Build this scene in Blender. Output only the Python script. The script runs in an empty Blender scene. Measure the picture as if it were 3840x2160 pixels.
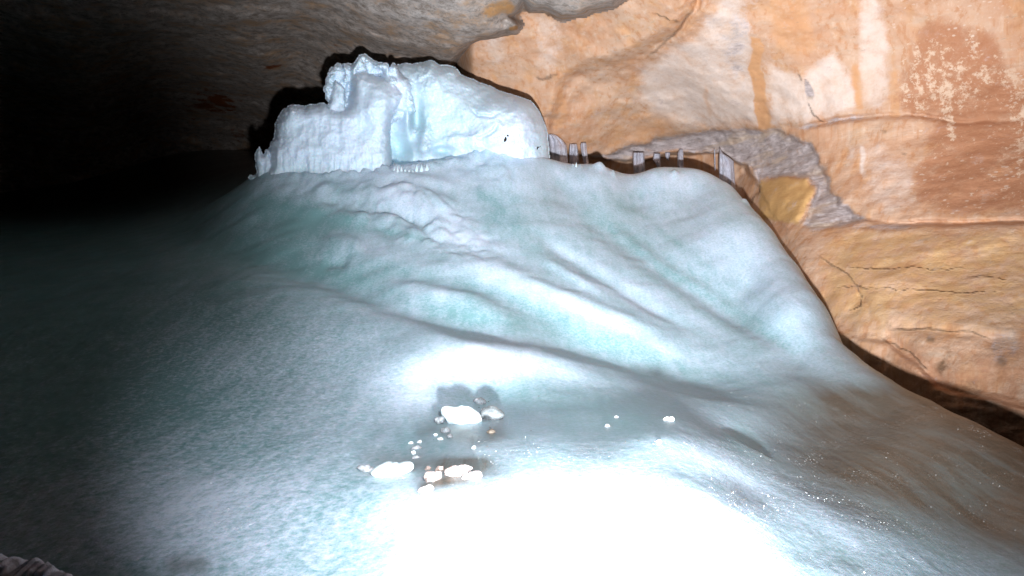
import bpy, math, random
import numpy as np

# ------------------------------------------------------------------ camera model
F = 2560.0                      # focal length in photo pixels (24 mm on a 36 mm sensor)
def P(px, py, Y):               # photo pixel + depth -> world point
    return ((px - 1920.0) / F * Y, Y, (1080.0 - py) / F * Y)

scene = bpy.context.scene
col = scene.collection
rng = np.random.default_rng(7)
random.seed(7)

# ------------------------------------------------------------------ numpy noise
_perm = rng.permutation(256); _perm = np.concatenate([_perm, _perm, _perm])
_grad = rng.normal(size=(256, 3)); _grad /= np.linalg.norm(_grad, axis=1)[:, None]
def perlin(x, y, z):
    xi = np.floor(x).astype(int); yi = np.floor(y).astype(int); zi = np.floor(z).astype(int)
    xf = x - xi; yf = y - yi; zf = z - zi
    u = xf**3*(xf*(xf*6-15)+10); v = yf**3*(yf*(yf*6-15)+10); w = zf**3*(zf*(zf*6-15)+10)
    xi &= 255; yi &= 255; zi &= 255
    def g(i, j, k):
        h = _perm[_perm[_perm[(xi+i) & 255] + ((yi+j) & 255)] + ((zi+k) & 255)]
        gr = _grad[h]
        return gr[..., 0]*(xf-i) + gr[..., 1]*(yf-j) + gr[..., 2]*(zf-k)
    def L(a, b, t): return a + (b-a)*t
    x00 = L(g(0,0,0), g(1,0,0), u); x10 = L(g(0,1,0), g(1,1,0), u)
    x01 = L(g(0,0,1), g(1,0,1), u); x11 = L(g(0,1,1), g(1,1,1), u)
    return L(L(x00, x10, v), L(x01, x11, v), w) * 1.6
def fbm(x, y, z, octv=4, gain=0.5):
    s = 0.0; a = 1.0
    for i in range(octv):
        s = s + a*perlin(x + 17.3*i, y + 5.1*i, z + 9.7*i); x = x*2.03; y = y*2.03; z = z*2.03; a *= gain
    return s
def ridged(x, y, z, octv=4, gain=0.5):
    s = 0.0; a = 1.0
    for i in range(octv):
        s = s + a*(1 - np.abs(perlin(x + 11.3*i, y + 3.1*i, z + 7.7*i))*2.2); x = x*2.1; y = y*2.1; z = z*2.1; a *= gain
    return s
def sst(a, b, x):
    t = np.clip((x-a)/(b-a), 0, 1); return t*t*(3-2*t)

# ------------------------------------------------------------------ thin plate interpolation
class TPS:
    def __init__(s, pts, vals, lam=0.0):
        s.p = np.array(pts, float); n = len(s.p)
        d = np.linalg.norm(s.p[:, None]-s.p[None], axis=2)
        K = s.k(d) + lam*np.eye(n)
        Q = np.hstack([np.ones((n, 1)), s.p])
        A = np.zeros((n+3, n+3)); A[:n, :n] = K; A[:n, n:] = Q; A[n:, :n] = Q.T
        s.w = np.linalg.solve(A, np.concatenate([np.array(vals, float), np.zeros(3)]))
    @staticmethod
    def k(d): return d*d*np.log(d+1e-9)
    def __call__(s, a, b):
        sh = a.shape; a = a.ravel(); b = b.ravel(); n = len(s.p)
        r = s.w[n] + s.w[n+1]*a + s.w[n+2]*b
        for i in range(n):
            r = r + s.w[i]*s.k(np.hypot(a-s.p[i, 0], b-s.p[i, 1]))
        return r.reshape(sh)

def polydist(px, py, pl):       # distance to an open polyline and position along it 0..1
    best = np.full(px.shape, 1e9); tt = np.zeros(px.shape); side = np.zeros(px.shape)
    n = len(pl)-1
    for i in range(n):
        ax, ay = pl[i]; bx, by = pl[i+1]; dx, dy = bx-ax, by-ay
        t = np.clip(((px-ax)*dx+(py-ay)*dy)/(dx*dx+dy*dy), 0, 1)
        d = np.hypot(px-ax-t*dx, py-ay-t*dy)
        m = d < best
        best = np.where(m, d, best); tt = np.where(m, (i+t)/n, tt)
        side = np.where(m, dx*(py-ay)-dy*(px-ax), side)
    return best, tt, side
def polysdf(px, py, poly):      # signed distance, positive inside
    d, _, _ = polydist(px, py, list(poly)+[poly[0]])
    ins = np.zeros(px.shape, bool); n = len(poly)
    for i in range(n):
        x1, y1 = poly[i]; x2, y2 = poly[(i+1) % n]
        if y1 == y2: continue
        c = ((y1 > py) != (y2 > py)) & (px < (x2-x1)*(py-y1)/(y2-y1)+x1)
        ins ^= c
    return np.where(ins, d, -d)
def line(px, py, pl, w):        # soft bump along a polyline, fading at its ends
    d, t, _ = polydist(px, py, pl)
    return np.exp(-(d/w)**2) * np.clip(np.minimum(t, 1-t)*4+0.04, 0, 1)

# ------------------------------------------------------------------ mesh helpers
def mesh_obj(name, verts, faces, mats, parent=None, smooth=True, attrs=None):
    me = bpy.data.meshes.new(name)
    verts = np.asarray(verts, np.float32); faces = np.asarray(faces)
    if faces.ndim == 2:
        n, k = faces.shape
        me.vertices.add(len(verts)); me.vertices.foreach_set('co', verts.ravel())
        me.loops.add(n*k); me.loops.foreach_set('vertex_index', faces.astype(np.int32).ravel())
        me.polygons.add(n)
        me.polygons.foreach_set('loop_start', np.arange(0, n*k, k, dtype=np.int32))
        me.polygons.foreach_set('loop_total', np.full(n, k, np.int32))
        me.update(calc_edges=True); me.validate()
    if smooth: me.polygons.foreach_set('use_smooth', np.ones(len(me.polygons), bool))
    if attrs:
        for k, v in attrs.items():
            a = me.attributes.new(k, 'FLOAT', 'POINT'); a.data.foreach_set('value', np.asarray(v, np.float32).ravel())
    for m in (mats if isinstance(mats, list) else [mats]): me.materials.append(m)
    o = bpy.data.objects.new(name, me); col.objects.link(o)
    if parent: o.parent = parent
    return o
def tag(o, label=None, cat=None, group=None, kind=None):
    if label: o['label'] = label
    if cat: o['category'] = cat
    if group: o['group'] = group
    if kind: o['kind'] = kind
    return o
def gridfaces(nr, nc, flip=False):
    i = np.arange(nr*nc).reshape(nr, nc)
    q = np.stack([i[:-1, :-1], i[:-1, 1:], i[1:, 1:], i[1:, :-1]], -1).reshape(-1, 4)
    return q[:, ::-1] if flip else q

# ------------------------------------------------------------------ materials
class NT:
    def __init__(s, name):
        s.m = bpy.data.materials.new(name); s.m.use_nodes = True; s.t = s.m.node_tree
        s.t.nodes.clear()
        s.out = s.n('ShaderNodeOutputMaterial'); s.b = s.n('ShaderNodeBsdfPrincipled')
        s.l(s.b.outputs[0], s.out.inputs[0])
        s.tc = s.n('ShaderNodeTexCoord').outputs['Object']
    def n(s, t, **k):
        x = s.t.nodes.new(t)
        for a, b in k.items(): setattr(x, a, b)
        return x
    def l(s, a, b): s.t.links.new(a, b)
    def put(s, sock, v):
        if isinstance(v, bpy.types.NodeSocket): s.l(v, sock)
        elif v is not None:
            if sock.type == 'RGBA' and len(v) == 3: v = (*v, 1)
            sock.default_value = v
    def attr(s, name): return s.n('ShaderNodeAttribute', attribute_name=name).outputs['Fac']
    def mp(s, scale=(1, 1, 1), rot=(0, 0, 0), vec=None):
        m = s.n('ShaderNodeMapping'); s.l(vec or s.tc, m.inputs[0]); m.inputs['Scale'].default_value = scale; m.inputs['Rotation'].default_value = rot
        return m.outputs[0]
    def noise(s, scale, detail=4, rough=.5, vec=None, dist=0.0, colr=False):
        x = s.n('ShaderNodeTexNoise'); s.l(vec or s.tc, x.inputs['Vector'])
        x.inputs['Scale'].default_value = scale; x.inputs['Detail'].default_value = detail
        x.inputs['Roughness'].default_value = rough; x.inputs['Distortion'].default_value = dist
        return x.outputs['Color' if colr else 'Fac']
    def math(s, op, a, b=None, c=None, clamp=False):
        x = s.n('ShaderNodeMath', operation=op, use_clamp=clamp)
        s.put(x.inputs[0], a)
        if b is not None: s.put(x.inputs[1], b)
        if c is not None: s.put(x.inputs[2], c)
        return x.outputs[0]
    def rng(s, v, a, b, c=0.0, d=1.0, smooth=True):
        x = s.n('ShaderNodeMapRange'); x.interpolation_type = 'SMOOTHSTEP' if smooth else 'LINEAR'
        s.put(x.inputs[0], v)
        for i, q in enumerate((a, b, c, d)): x.inputs[i+1].default_value = q
        return x.outputs[0]
    def mix(s, f, a, b, mode='MIX'):
        x = s.n('ShaderNodeMix', data_type='RGBA', blend_type=mode)
        s.put(x.inputs[0], f); s.put(x.inputs[6], a); s.put(x.inputs[7], b)
        return x.outputs[2]
    def bump(s, h, dist, strength=1.0, nrm=None):
        x = s.n('ShaderNodeBump'); s.put(x.inputs['Height'], h)
        x.inputs['Distance'].default_value = dist; s.put(x.inputs['Strength'], strength)
        if nrm: s.l(nrm, x.inputs['Normal'])
        return x.outputs[0]

def ice_material(name, clear=(.215, .405, .435), frost=(.67, .77, .94), mottle=1.0, glint=1.0, grain=1.0, rough=(.28, .55), attrs=True, sss=.45, streak=None, drape=False):
    s = NT(name)
    base = s.noise(1.1, 5, .6)
    fine = s.noise(26, 6, .68)
    vfine = s.noise(85, 3, .6)
    if streak: st = s.noise(2.2, 5, .62, vec=s.mp(streak[0], streak[1]))
    elif drape: st = s.noise(3.0, 5, .62, vec=s.mp((2.2, 2.2, .35)))
    else: st = base
    # frost amount: painted mask of the frosty patches and of lamp falloff, plus breakup at several sizes
    f = s.math('ADD', s.math('MULTIPLY', s.math('SUBTRACT', base, .5), 1.0*mottle), s.math('MULTIPLY', s.math('SUBTRACT', fine, .5), 2.6*mottle))
    f = s.math('ADD', f, s.math('MULTIPLY', s.math('SUBTRACT', st, .5), 1.5*mottle))
    f = s.math('ADD', f, s.math('MULTIPLY', s.math('SUBTRACT', vfine, .5), 1.4*mottle))
    f = s.math('ADD', f, s.attr('frost') if attrs else .62)
    if streak: f = s.math('ADD', f, s.math('MULTIPLY', s.math('SUBTRACT', s.noise(19, 8, .78), .5), s.math('MULTIPLY', s.attr('mott'), 2.4)))
    f = s.math('MULTIPLY', f, 1.0, clamp=True)
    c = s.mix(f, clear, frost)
    if attrs:
        c = s.mix(s.attr('rock'), c, (.035, .03, .025))  # far ground painted near black, in place of missing light
        d = s.attr('dirt_shade')
        d = s.math('MULTIPLY', d, s.rng(st, .3, .7, .8, 1.1), clamp=True)
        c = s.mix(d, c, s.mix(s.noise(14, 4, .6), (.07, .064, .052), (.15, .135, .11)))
    s.put(s.b.inputs['Base Color'], c)
    s.put(s.b.inputs['Roughness'], s.rng(f, 0, 1, rough[0], rough[1], False))
    s.b.inputs['IOR'].default_value = 1.31
    s.b.inputs['Subsurface Weight'].default_value = sss
    s.b.inputs['Subsurface Radius'].default_value = (.25, .6, .8)
    s.b.inputs['Subsurface Scale'].default_value = .22
    h1 = s.math('ADD', s.math('MULTIPLY', fine, 1.0), s.math('MULTIPLY', vfine, .35))
    nb = s.bump(h1, .008*grain, s.rng(f, .1, .9, .1, .8))
    if streak or drape: nb = s.bump(st, .03, .25, nb)
    s.l(nb, s.b.inputs['Normal'])
    # crystal facets: each small cell reflects the lamp its own way
    v = s.n('ShaderNodeTexVoronoi'); s.l(s.tc, v.inputs['Vector']); v.inputs['Scale'].default_value = 230
    wob = s.n('ShaderNodeVectorMath', operation='SUBTRACT'); s.l(v.outputs['Color'], wob.inputs[0]); wob.inputs[1].default_value = (.5, .5, .5)
    sc = s.n('ShaderNodeVectorMath', operation='SCALE'); s.l(wob.outputs[0], sc.inputs[0]); sc.inputs['Scale'].default_value = 3.2
    geo = s.n('ShaderNodeNewGeometry')
    ad = s.n('ShaderNodeVectorMath', operation='ADD'); s.l(geo.outputs['Normal'], ad.inputs[0]); s.l(sc.outputs[0], ad.inputs[1])
    nn = s.n('ShaderNodeVectorMath', operation='NORMALIZE'); s.l(ad.outputs[0], nn.inputs[0])
    s.l(nn.outputs[0], s.b.inputs['Coat Normal'])
    s.put(s.b.inputs['Coat Weight'], s.math('MULTIPLY', s.rng(s.noise(3.0, 3, .6), .42, .68), glint*.55))
    s.b.inputs['Coat Roughness'].default_value = .2
    s.b.inputs['Coat IOR'].default_value = 1.9
    return s.m

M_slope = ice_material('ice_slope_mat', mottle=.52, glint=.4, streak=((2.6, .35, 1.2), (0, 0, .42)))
M_form = ice_material('ice_formation_mat', clear=(.54, .75, .81), frost=(.68, .76, .94), mottle=.45, glint=.15, grain=1.2, drape=True, sss=.35)
M_chunk = ice_material('ice_chunk_mat', frost=(.90, .92, .96), mottle=.25, glint=.3, attrs=False, sss=.15)
M_gchunk = ice_material('clear_ice_chunk_mat', clear=(.13, .145, .15), frost=(.42, .43, .47), mottle=.9, glint=.4, attrs=False, sss=.2)
M_dark = ice_material('dark_ice_mat', clear=(.07, .085, .088), frost=(.20, .21, .22), mottle=.9, glint=.4, attrs=False, sss=.1)  # much darker tint than the other lumps, for the wedge alone
M_clod = ice_material('snow_clod_mat', clear=(.26, .19, .165), frost=(.52, .49, .50), mottle=2.0, glint=.3, grain=2.5, attrs=False, sss=.1)
M_snow = ice_material('snow_heap_mat', clear=(.5, .5, .6), frost=(.72, .70, .84), mottle=.5, glint=.8, attrs=False, sss=.2)

def column_material():
    s = NT('icicle_mat')
    n = s.noise(9, 4, .6, vec=s.mp((3, 3, .18)))
    g = s.noise(40, 4, .6)
    c = s.mix(s.rng(n, .3, .7), (.42, .40, .47), (.70, .69, .80))
    c = s.mix(s.math('MULTIPLY', s.rng(g, .35, .7), .35), c, (.80, .80, .9))
    s.put(s.b.inputs['Base Color'], c)
    s.b.inputs['Roughness'].default_value = .25; s.b.inputs['IOR'].default_value = 1.31
    s.b.inputs['Transmission Weight'].default_value = .22
    s.l(s.bump(n, .05, .7), s.b.inputs['Normal'])
    return s.m
M_col = column_material()

def wall_material():
    s = NT('cave_wall_mat')
    bed = s.mp((.35, .35, 1.6))                       # bedding runs level
    drip = s.mp((1.7, 1.7, .16))                      # water stains run down
    n_big = s.noise(.55, 5, .6); n_mid = s.noise(2.6, 6, .65); n_bed = s.noise(3.5, 7, .7, vec=bed)
    n_dr = s.noise(1.6, 5, .55, vec=drip); n_fine = s.noise(22, 6, .7)
    c = s.mix(s.rng(n_big, .32, .68), (.61, .335, .205), (.68, .445, .315))
    c = s.mix(s.math('MULTIPLY', s.rng(n_dr, .48, .70), .8), c, (.68, .36, .18))
    c = s.mix(s.math('MULTIPLY', s.rng(n_bed, .45, .75), .45), c, (.70, .56, .44))
    d2 = s.noise(3.2, 6, .62, vec=s.mp((2.2, 2.2, .10)))
    c = s.mix(s.math('MULTIPLY', s.rng(d2, .54, .72), .45), c, (.78, .60, .47))
    c = s.mix(s.math('MULTIPLY', s.rng(d2, .49, .36), .65), c, (.56, .26, .125))
    def m(at, lo, hi, amp=.75, nz=None):
        a = s.attr(at); q = s.math('ADD', a, s.math('MULTIPLY', s.math('SUBTRACT', nz or n_mid, .5), amp))
        q = s.math('ADD', q, s.math('MULTIPLY', s.math('SUBTRACT', n_fine, .5), amp*.45))
        return s.rng(q, lo, hi)
    c = s.mix(m('ochre', .1, .95, 1.6), c, s.mix(n_mid, (.60, .32, .11), (.74, .47, .22)))
    c = s.mix(m('white', .05, 1.0, 1.3), c, s.mix(n_mid, (.74, .56, .46), (.86, .72, .66)))
    c = s.mix(m('brown', .15, .95, 1.9), c, s.mix(n_mid, (.40, .17, .09), (.58, .29, .165)))
    c = s.mix(m('orange', .2, .9, .9), c, s.mix(n_dr, (.66, .31, .14), (.72, .41, .22)))
    c = s.mix(m('pale', .70, 1.1, 3.4, s.noise(5.0, 8, .75, vec=s.mp((1.2, 1.2, 1.0)))), c, (.74, .53, .39))
    gr = s.mix(s.rng(s.noise(6, 7, .72, vec=bed), .35, .65), (.47, .38, .365), (.76, .645, .64))
    gr = s.mix(s.rng(s.noise(1.8, 5, .6, vec=bed), .48, .66), gr, (.70, .54, .44))
    c = s.mix(m('grey', .15, .95, 2.2), c, gr)
    spk = s.n('ShaderNodeTexVoronoi'); s.l(s.mp((1.3, 1.3, 2.2)), spk.inputs['Vector']); spk.inputs['Scale'].default_value = 5.5
    sp = s.math('MULTIPLY', s.rng(spk.outputs['Distance'], .2, .3, 1, 0), s.rng(s.noise(1.6, 4, .6), .52, .6))
    sp = s.math('MULTIPLY', sp, s.math('MULTIPLY', s.attr('speck'), .45))
    c = s.mix(sp, c, (.82, .70, .60))
    c = s.mix(s.rng(s.noise(7, 6, .75, vec=bed), .60, .74), c, s.mix(.5, c, (.30, .20, .14)))
    c = s.mix(s.math('MULTIPLY', s.attr('dark'), s.rng(n_mid, .35, .6), clamp=True), c, (.10, .065, .035))
    c = s.mix(s.attr('crack'), c, (.07, .045, .03))
    s.put(s.b.inputs['Base Color'], c)
    s.b.inputs['Roughness'].default_value = .82
    s.b.inputs['Specular IOR Level'].default_value = .25
    h = s.math('ADD', s.math('MULTIPLY', n_bed, .6), s.math('MULTIPLY', n_fine, .3))
    h = s.math('ADD', h, s.math('MULTIPLY', n_mid, .5))
    h = s.math('SUBTRACT', h, s.math('MULTIPLY', s.attr('crack'), .9))
    nb = s.bump(h, .055, .8)
    g2 = s.math('MULTIPLY', s.noise(9, 8, .75, vec=bed), s.attr('grey'))
    s.l(s.bump(g2, .12, .8, nb), s.b.inputs['Normal'])
    return s.m
M_wall = wall_material()

def ceiling_material():
    s = NT('cave_ceiling_mat')
    bed = s.mp((.7, .7, 1.3), (0, .35, 0))
    a = s.noise(5.5, 10, .82, vec=bed); b = s.noise(1.3, 6, .65); f = s.noise(24, 6, .7); o = s.noise(.9, 5, .6, dist=.6)
    c = s.mix(s.rng(a, .38, .62), (.34, .255, .205), (.80, .69, .64))
    c = s.mix(s.math('MULTIPLY', s.rng(f, .5, .72), .6), c, (.66, .60, .58))
    c = s.mix(s.math('MULTIPLY', s.rng(s.math('ADD', s.math('MULTIPLY', b, .5), s.math('MULTIPLY', a, .5)), .48, .60), .75), c, (.56, .31, .15))
    q = s.math('ADD', s.attr('orange'), s.math('MULTIPLY', s.math('SUBTRACT', a, .5), 1.3))
    c = s.mix(s.rng(q, .4, .8), c, (.62, .32, .13))
    q = s.math('ADD', s.attr('brown'), s.math('MULTIPLY', s.math('SUBTRACT', s.noise(1.6, 6, .7), .5), 3.0))
    c = s.mix(s.rng(q, .35, .8), c, (.32, .085, .02))
    s.put(s.b.inputs['Base Color'], c)
    s.b.inputs['Roughness'].default_value = .8; s.b.inputs['Specular IOR Level'].default_value = .25
    h = s.math('ADD', s.math('MULTIPLY', a, 1.0), s.math('MULTIPLY', f, .25))
    nb = s.bump(h, .16, .9)
    s.l(s.bump(b, .3, .4, nb), s.b.inputs['Normal'])
    return s.m
M_ceil = ceiling_material()

def plain(name, c1, c2, scale=20, rough=.8):
    s = NT(name); n = s.noise(scale, 5, .6)
    s.put(s.b.inputs['Base Color'], s.mix(n, c1, c2)); s.b.inputs['Roughness'].default_value = rough
    s.l(s.bump(n, .02, .6), s.b.inputs['Normal']); return s.m
M_grit = plain('grit_mat', (.03, .02, .012), (.10, .07, .04), 60)
M_brown = plain('brown_stone_mat', (.05, .04, .03), (.14, .11, .085), 30)

# ------------------------------------------------------------------ ice slope (terrain)
KY = 1.5
cp = []   # px, py, Y
def C(*a): cp.extend(a)
# under and around the camera, bottom of the picture
C((-500,2700,2.3),(700,2700,2.1),(1900,2620,2.15),(3000,2700,2.2),(4400,2700,2.4))
C((-500,2180,3.3),(300,2200,3.1),(1000,2190,3.0),(1500,2180,2.9),(2100,2170,2.85),(2700,2190,2.9),(3200,2190,3.2),(3800,2230,3.5),(4400,2300,3.4))
# near swelling that the lamp hits full on, its rounded top
C((1900,1940,3.40),(2300,1930,3.42),(1950,1815,3.8),(2300,1800,3.85),(2550,1810,3.85),(1650,1900,3.55),(1450,2010,3.4),(2700,1930,3.5))
C((2150,1722,4.25),(1850,1745,4.15),(2500,1728,4.3))
# hollow behind it, about level
C((1500,1760,4.35),(1700,1660,4.75),(2000,1625,5.0),(2300,1615,5.1),(2000,1500,6.45),(2300,1500,6.5),(1650,1570,5.7),(2550,1570,5.7),(2500,1645,4.8),(1450,1830,3.95))
# ridge with the bright face
C((1500,1460,6.5),(1800,1430,6.95),(2100,1415,7.3),(1550,1330,7.2),(1800,1285,7.6),(2100,1330,7.9),(2400,1440,7.6),(1300,1400,7.0))
# band behind the ridge and the long slope up to the block
C((1500,1235,8.2),(1850,1235,8.5),(2200,1300,8.8),(2600,1420,8.3))
C((1500,1120,9.3),(1900,1130,9.8),(2300,1180,10.1),(2700,1300,9.7),(1500,990,10.7),(1900,960,11.4),(2300,1000,11.8),(2700,1130,11.1))
C((1200,1100,9.6),(1200,960,11.2),(1200,830,12.5),(1500,840,12.2),(1800,800,12.8),(2200,820,13.4),(2500,900,13.1),(2800,1080,11.6))
C((1200,720,13.3),(1500,700,13.5),(1800,660,14.1),(2100,690,14.7),(2400,740,15.0),(2600,750,14.8))
C((1000,655,14.2),(1200,650,14.2),(1450,645,14.25),(1650,610,14.6),(1850,562,15.0),(2000,590,15.1))
C((1000,650,16.0),(1300,650,16.5),(1700,640,17.0))
# crest in front of the rock wall: crest, then the far side falling away
for (x, y, Y) in ((2090,628,15.3),(2250,642,15.4),(2450,662,15.5),(2600,655,15.6),(2740,715,15.2),(2815,795,14.4),(2900,890,13.6),(3000,1030,12.2),(3110,1195,10.7),(3220,1360,9.4),(3350,1445,8.5),(3500,1525,7.6),(3680,1615,6.8),(3860,1705,6.1),(4200,1880,5.1),(4450,2010,4.5)):
    C((x, y-16, Y), (x, y+75, Y*1.12), (x, y+330, Y*1.40))
C((3000,1560,6.9),(3000,1335,8.9),(3300,1560,6.9),(2900,1700,5.5),(3300,1800,5.0),(3700,1900,4.7),(3300,2000,4.0),(3750,2080,3.95),(2800,1830,4.4),(2750,1620,6.0),(2800,1480,7.4),(3000,2060,3.5))
# left side
C((1000,1260,8.0),(700,1230,8.4),(300,1220,8.8),(0,1180,9.4),(-450,1150,9.5),(1000,1480,6.4),(600,1480,6.5),(200,1480,6.6),(-300,1500,6.5))
C((1100,1720,4.7),(700,1720,4.9),(300,1700,5.1),(-200,1740,5.0),(1100,1930,3.7),(700,1930,3.85),(300,1930,3.95),(-300,2000,3.9))
C((1000,1090,9.7),(700,1080,10.0),(300,1050,11),(0,980,12.5),(-450,950,13),(1000,930,11.6),(700,930,12.2),(1000,800,13.0),(750,830,14),(400,880,15),(0,850,17),(-450,830,17))
C((900,715,14.4),(830,742,15.2),(800,770,17.5),(900,750,17),(500,800,20),(0,790,24),(-500,780,24))
C((1000,580,30),(700,585,31),(300,640,34),(-300,700,36),(1000,640,22),(600,700,25),(1600,640,26),(2200,900,26),(3000,1500,22))
cp = np.array(cp, float)
tps = TPS(np.stack([cp[:, 0]/1000, KY*np.log(cp[:, 2])], 1), cp[:, 1]/1000, lam=2e-4)

NC, NR = 900, 720
pu = np.linspace(-700, 4600, NC); ly = np.linspace(math.log(1.7), math.log(37.0), NR)
PX, LY = np.meshgrid(pu, ly)
YY = np.exp(LY)
PY = tps(PX/1000, KY*LY)*1000
XX = (PX-1920)/F*YY; ZZ = (1080-PY)/F*YY
px, py = PX, PY
near = sst(17.5, 16.0, YY)
def band(pl, w, y0=0, y1=99): return line(px, py, pl, w)*near*((YY > y0) & (YY < y1))
dz = np.zeros_like(ZZ)
wob = fbm(XX*.5, YY*.5, 0*XX, 3)*26
px = PX + wob; py = PY + wob*.6
V1 = [(600,905),(850,935),(1200,1005),(1500,1105),(1750,1190),(2000,1225),(2300,1300),(2700,1425),(3050,1520)]
V2 = [(1250,950),(1500,1020),(1800,1090),(2050,1165),(2250,1250)]
V3 = [(2100,700),(2230,820),(2400,950),(2650,1110),(2880,1255),(3050,1350)]
V4 = [(2700,1605),(2800,1672),(2900,1722)]
V5 = [(3200,1800),(3330,1868),(3450,1895)]
R1 = [(1380,1050),(1560,1085),(1750,1120),(1900,1190),(2150,1250)]
R2 = [(1600,960),(1850,1010),(2050,1105),(2300,1195),(2650,1345)]
R3 = [(2420,740),(2650,850),(2830,960),(2980,1120),(3080,1240)]
R4 = [(2180,850),(2420,1010),(2700,1190),(3050,1390)]
R5 = [(2420,1640),(2650,1710),(2850,1810),(3150,1960),(3500,2110)]
for pl, w, a in ((V1,60,-.18),(V2,34,-.06),(V3,64,-.15),(R1,48,.11),(R2,44,.10),(R3,130,.09),(R4,44,.06),(R5,70,.025),
                 ([(1900,1050),(2200,1180),(2500,1290)],22,-.06),([(2250,800),(2500,990),(2800,1170)],18,.05),
                 ([(1980,860),(2300,1060),(2600,1240)],24,-.07),([(2020,960),(2300,1130)],20,.05),
                 ([(2900,1300),(3100,1420),(3300,1500)],60,-.05),
                 ([(1200,800),(1330,815),(1420,780)],20,.06),([(1180,905),(1290,905),(1360,925)],28,.09),([(1190,950),(1300,965)],16,-.07)):
    dz += a*band(pl, w)
BASE = [(960,672),(1100,662),(1250,656),(1400,652),(1480,648),(1580,636),(1700,612),(1800,585),(1870,566),(1960,578),(2050,600)]
bz = line(PX, PY, BASE, 16)*((YY > 13.6) & (YY < 15.6))
dz += bz*(.05 + .16*np.abs(perlin(XX*3.2, YY*3.2, 0*XX+4)) + .08*np.abs(perlin(XX*8, YY*8, 0*XX+1)))
# little undercut pools with a crisp lower lip
for pl, w in ((V4, 30),):
    d, t, sd = polydist(px, py, pl)
    e = np.clip(np.minimum(t, 1-t)*4, 0, 1)
    dz += np.where(sd > 0, .012*np.exp(-(d/26)**2), -.026*np.exp(-(d/(w*1.3))**2))*e*near
# lumpy rubble ice under the block
rub = np.zeros_like(ZZ)
for pl, w in (([(1000,700),(1250,720),(1500,735),(1700,830),(1850,900)], 70), ([(1250,800),(1450,790),(1700,880),(1900,960)], 60), ([(1350,850),(1600,880),(1800,960)], 40),([(1700,650),(1850,620),(1950,700)],60)):
    rub = np.maximum(rub, band(pl, w))
lump = np.abs(perlin(XX*1.4+3, YY*1.1, ZZ*.9)) + .5*np.abs(perlin(XX*3.1+9, YY*2.4, ZZ*2)) + .22*np.abs(perlin(XX*6.5, YY*5, ZZ*4))
dz += rub*(.15*lump - .05)
dz += .16*band([(1420,730),(1560,750),(1720,820)], 42) + .10*band([(1330,690),(1480,668),(1700,690)], 20) - .10*band([(1380,775),(1500,800),(1640,850)], 14) - .07*band([(1100,700),(1300,760),(1420,800)], 22)
# general unevenness: flow lines running down the slope, and grain near the camera
rot = .45; A = XX*math.cos(rot)+YY*math.sin(rot); B = -XX*math.sin(rot)+YY*math.cos(rot)
dz += near*.028*fbm(A*.5, B*1.2, ZZ*.5, 3)*sst(7, 11, YY)
dz += .016*fbm(XX*.6, YY*.6, 0*XX, 3)*sst(3, 8, YY)
left = sst(1700, 1200, PX)*sst(10.5, 8.5, YY)
dz += left*.003*fbm(XX*5, YY*4, 0*XX, 3, .6)
dz += .0015*fbm(XX*7, YY*5, 0*XX, 3)*sst(16, 10, YY)
# small points on the crest line
for cx_, cy_, w, a in ((2255,632,18,.07),(2300,640,9,.09),(2530,648,14,.10),(2150,615,6,.05),(2175,618,5,.05),(2798,765,16,.08),(2240,636,26,.05)):
    Yc = 15.4 if cx_ < 2700 else 14.4
    dz += a*np.exp(-((PX-cx_)/w)**2 - ((YY-Yc)/.14)**2)
ZZ = ZZ + dz
PY2 = 1080 - ZZ/YY*F
# masks
px, py = PX + wob*1.5, PY2 + wob
frost = np.full(ZZ.shape, .50)
def add(arr, pl, w, a): arr += a*band(pl, w)
frost += .28*band([(1400,1080),(1600,1100),(1750,1130)],60)+.28*band([(1650,960),(1850,1020),(2100,1130),(2350,1220)],40)
frost += .35*band([(1350,700),(1500,740),(1700,830),(1850,950)],60)+.15*band([(1000,700),(1200,740),(1350,800)],60)
frost += .20*band(R3, 110)+.16*band(R4, 28)
frost += .45*band([(1480,1560),(1520,1480),(1650,1380),(1800,1330),(2000,1370),(2300,1440)],90)
for pl, w, a in (([(1950,880),(2150,960),(2400,1080),(2650,1210)],20,.2),([(2080,1010),(2300,1100),(2500,1200)],16,.22),([(1980,1060),(2250,1200),(2550,1340),(2850,1430)],18,.22),
                 ([(2250,720),(2400,800),(2600,960),(2850,1150)],16,-.16),([(2320,960),(2600,1150),(2900,1330)],16,-.14),([(1250,1130),(1450,1180),(1650,1240)],20,.14),([(1200,870),(1350,900),(1450,950)],34,.22),
                 ([(1600,860),(1800,900),(1950,960)],22,.25),([(1000,1010),(1200,1050),(1450,1150)],14,-.15),([(1500,650),(1650,660),(1750,640)],30,.12),([(2300,680),(2500,690),(2700,740)],40,.12),
                 ([(1200,680),(1300,700),(1450,690)],14,-.2),([(1350,860),(1500,870),(1620,900)],12,-.3),([(1720,680),(1850,750),(1950,850)],22,-.2)):
    add(frost, pl, w, a)
frost -= .38*band(V1,55)+.30*band(V3,45)+.25*band(V2,30)+.30*band(V4,45)
frost -= .32*band([(900,760),(1150,800),(1400,800)],40)+.25*band([(950,870),(1200,860),(1400,900)],70)+.2*band([(1750,800),(1950,850),(2100,1000)],50)
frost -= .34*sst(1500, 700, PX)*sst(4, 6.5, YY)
frost -= .25*sst(700, 100, PX)  # left edge made darker in colour, standing in for lamp falloff
frost -= .40*band([(1750,1470),(2000,1480),(2300,1560),(2550,1570)],75)+.25*band([(1480,1700),(1700,1640)],60)
frost -= .25*sst(2700, 3300, PX)*sst(1350, 1500, PY2)*sst(2050,1650, PY2-(PX-3100)*.35)
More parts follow.
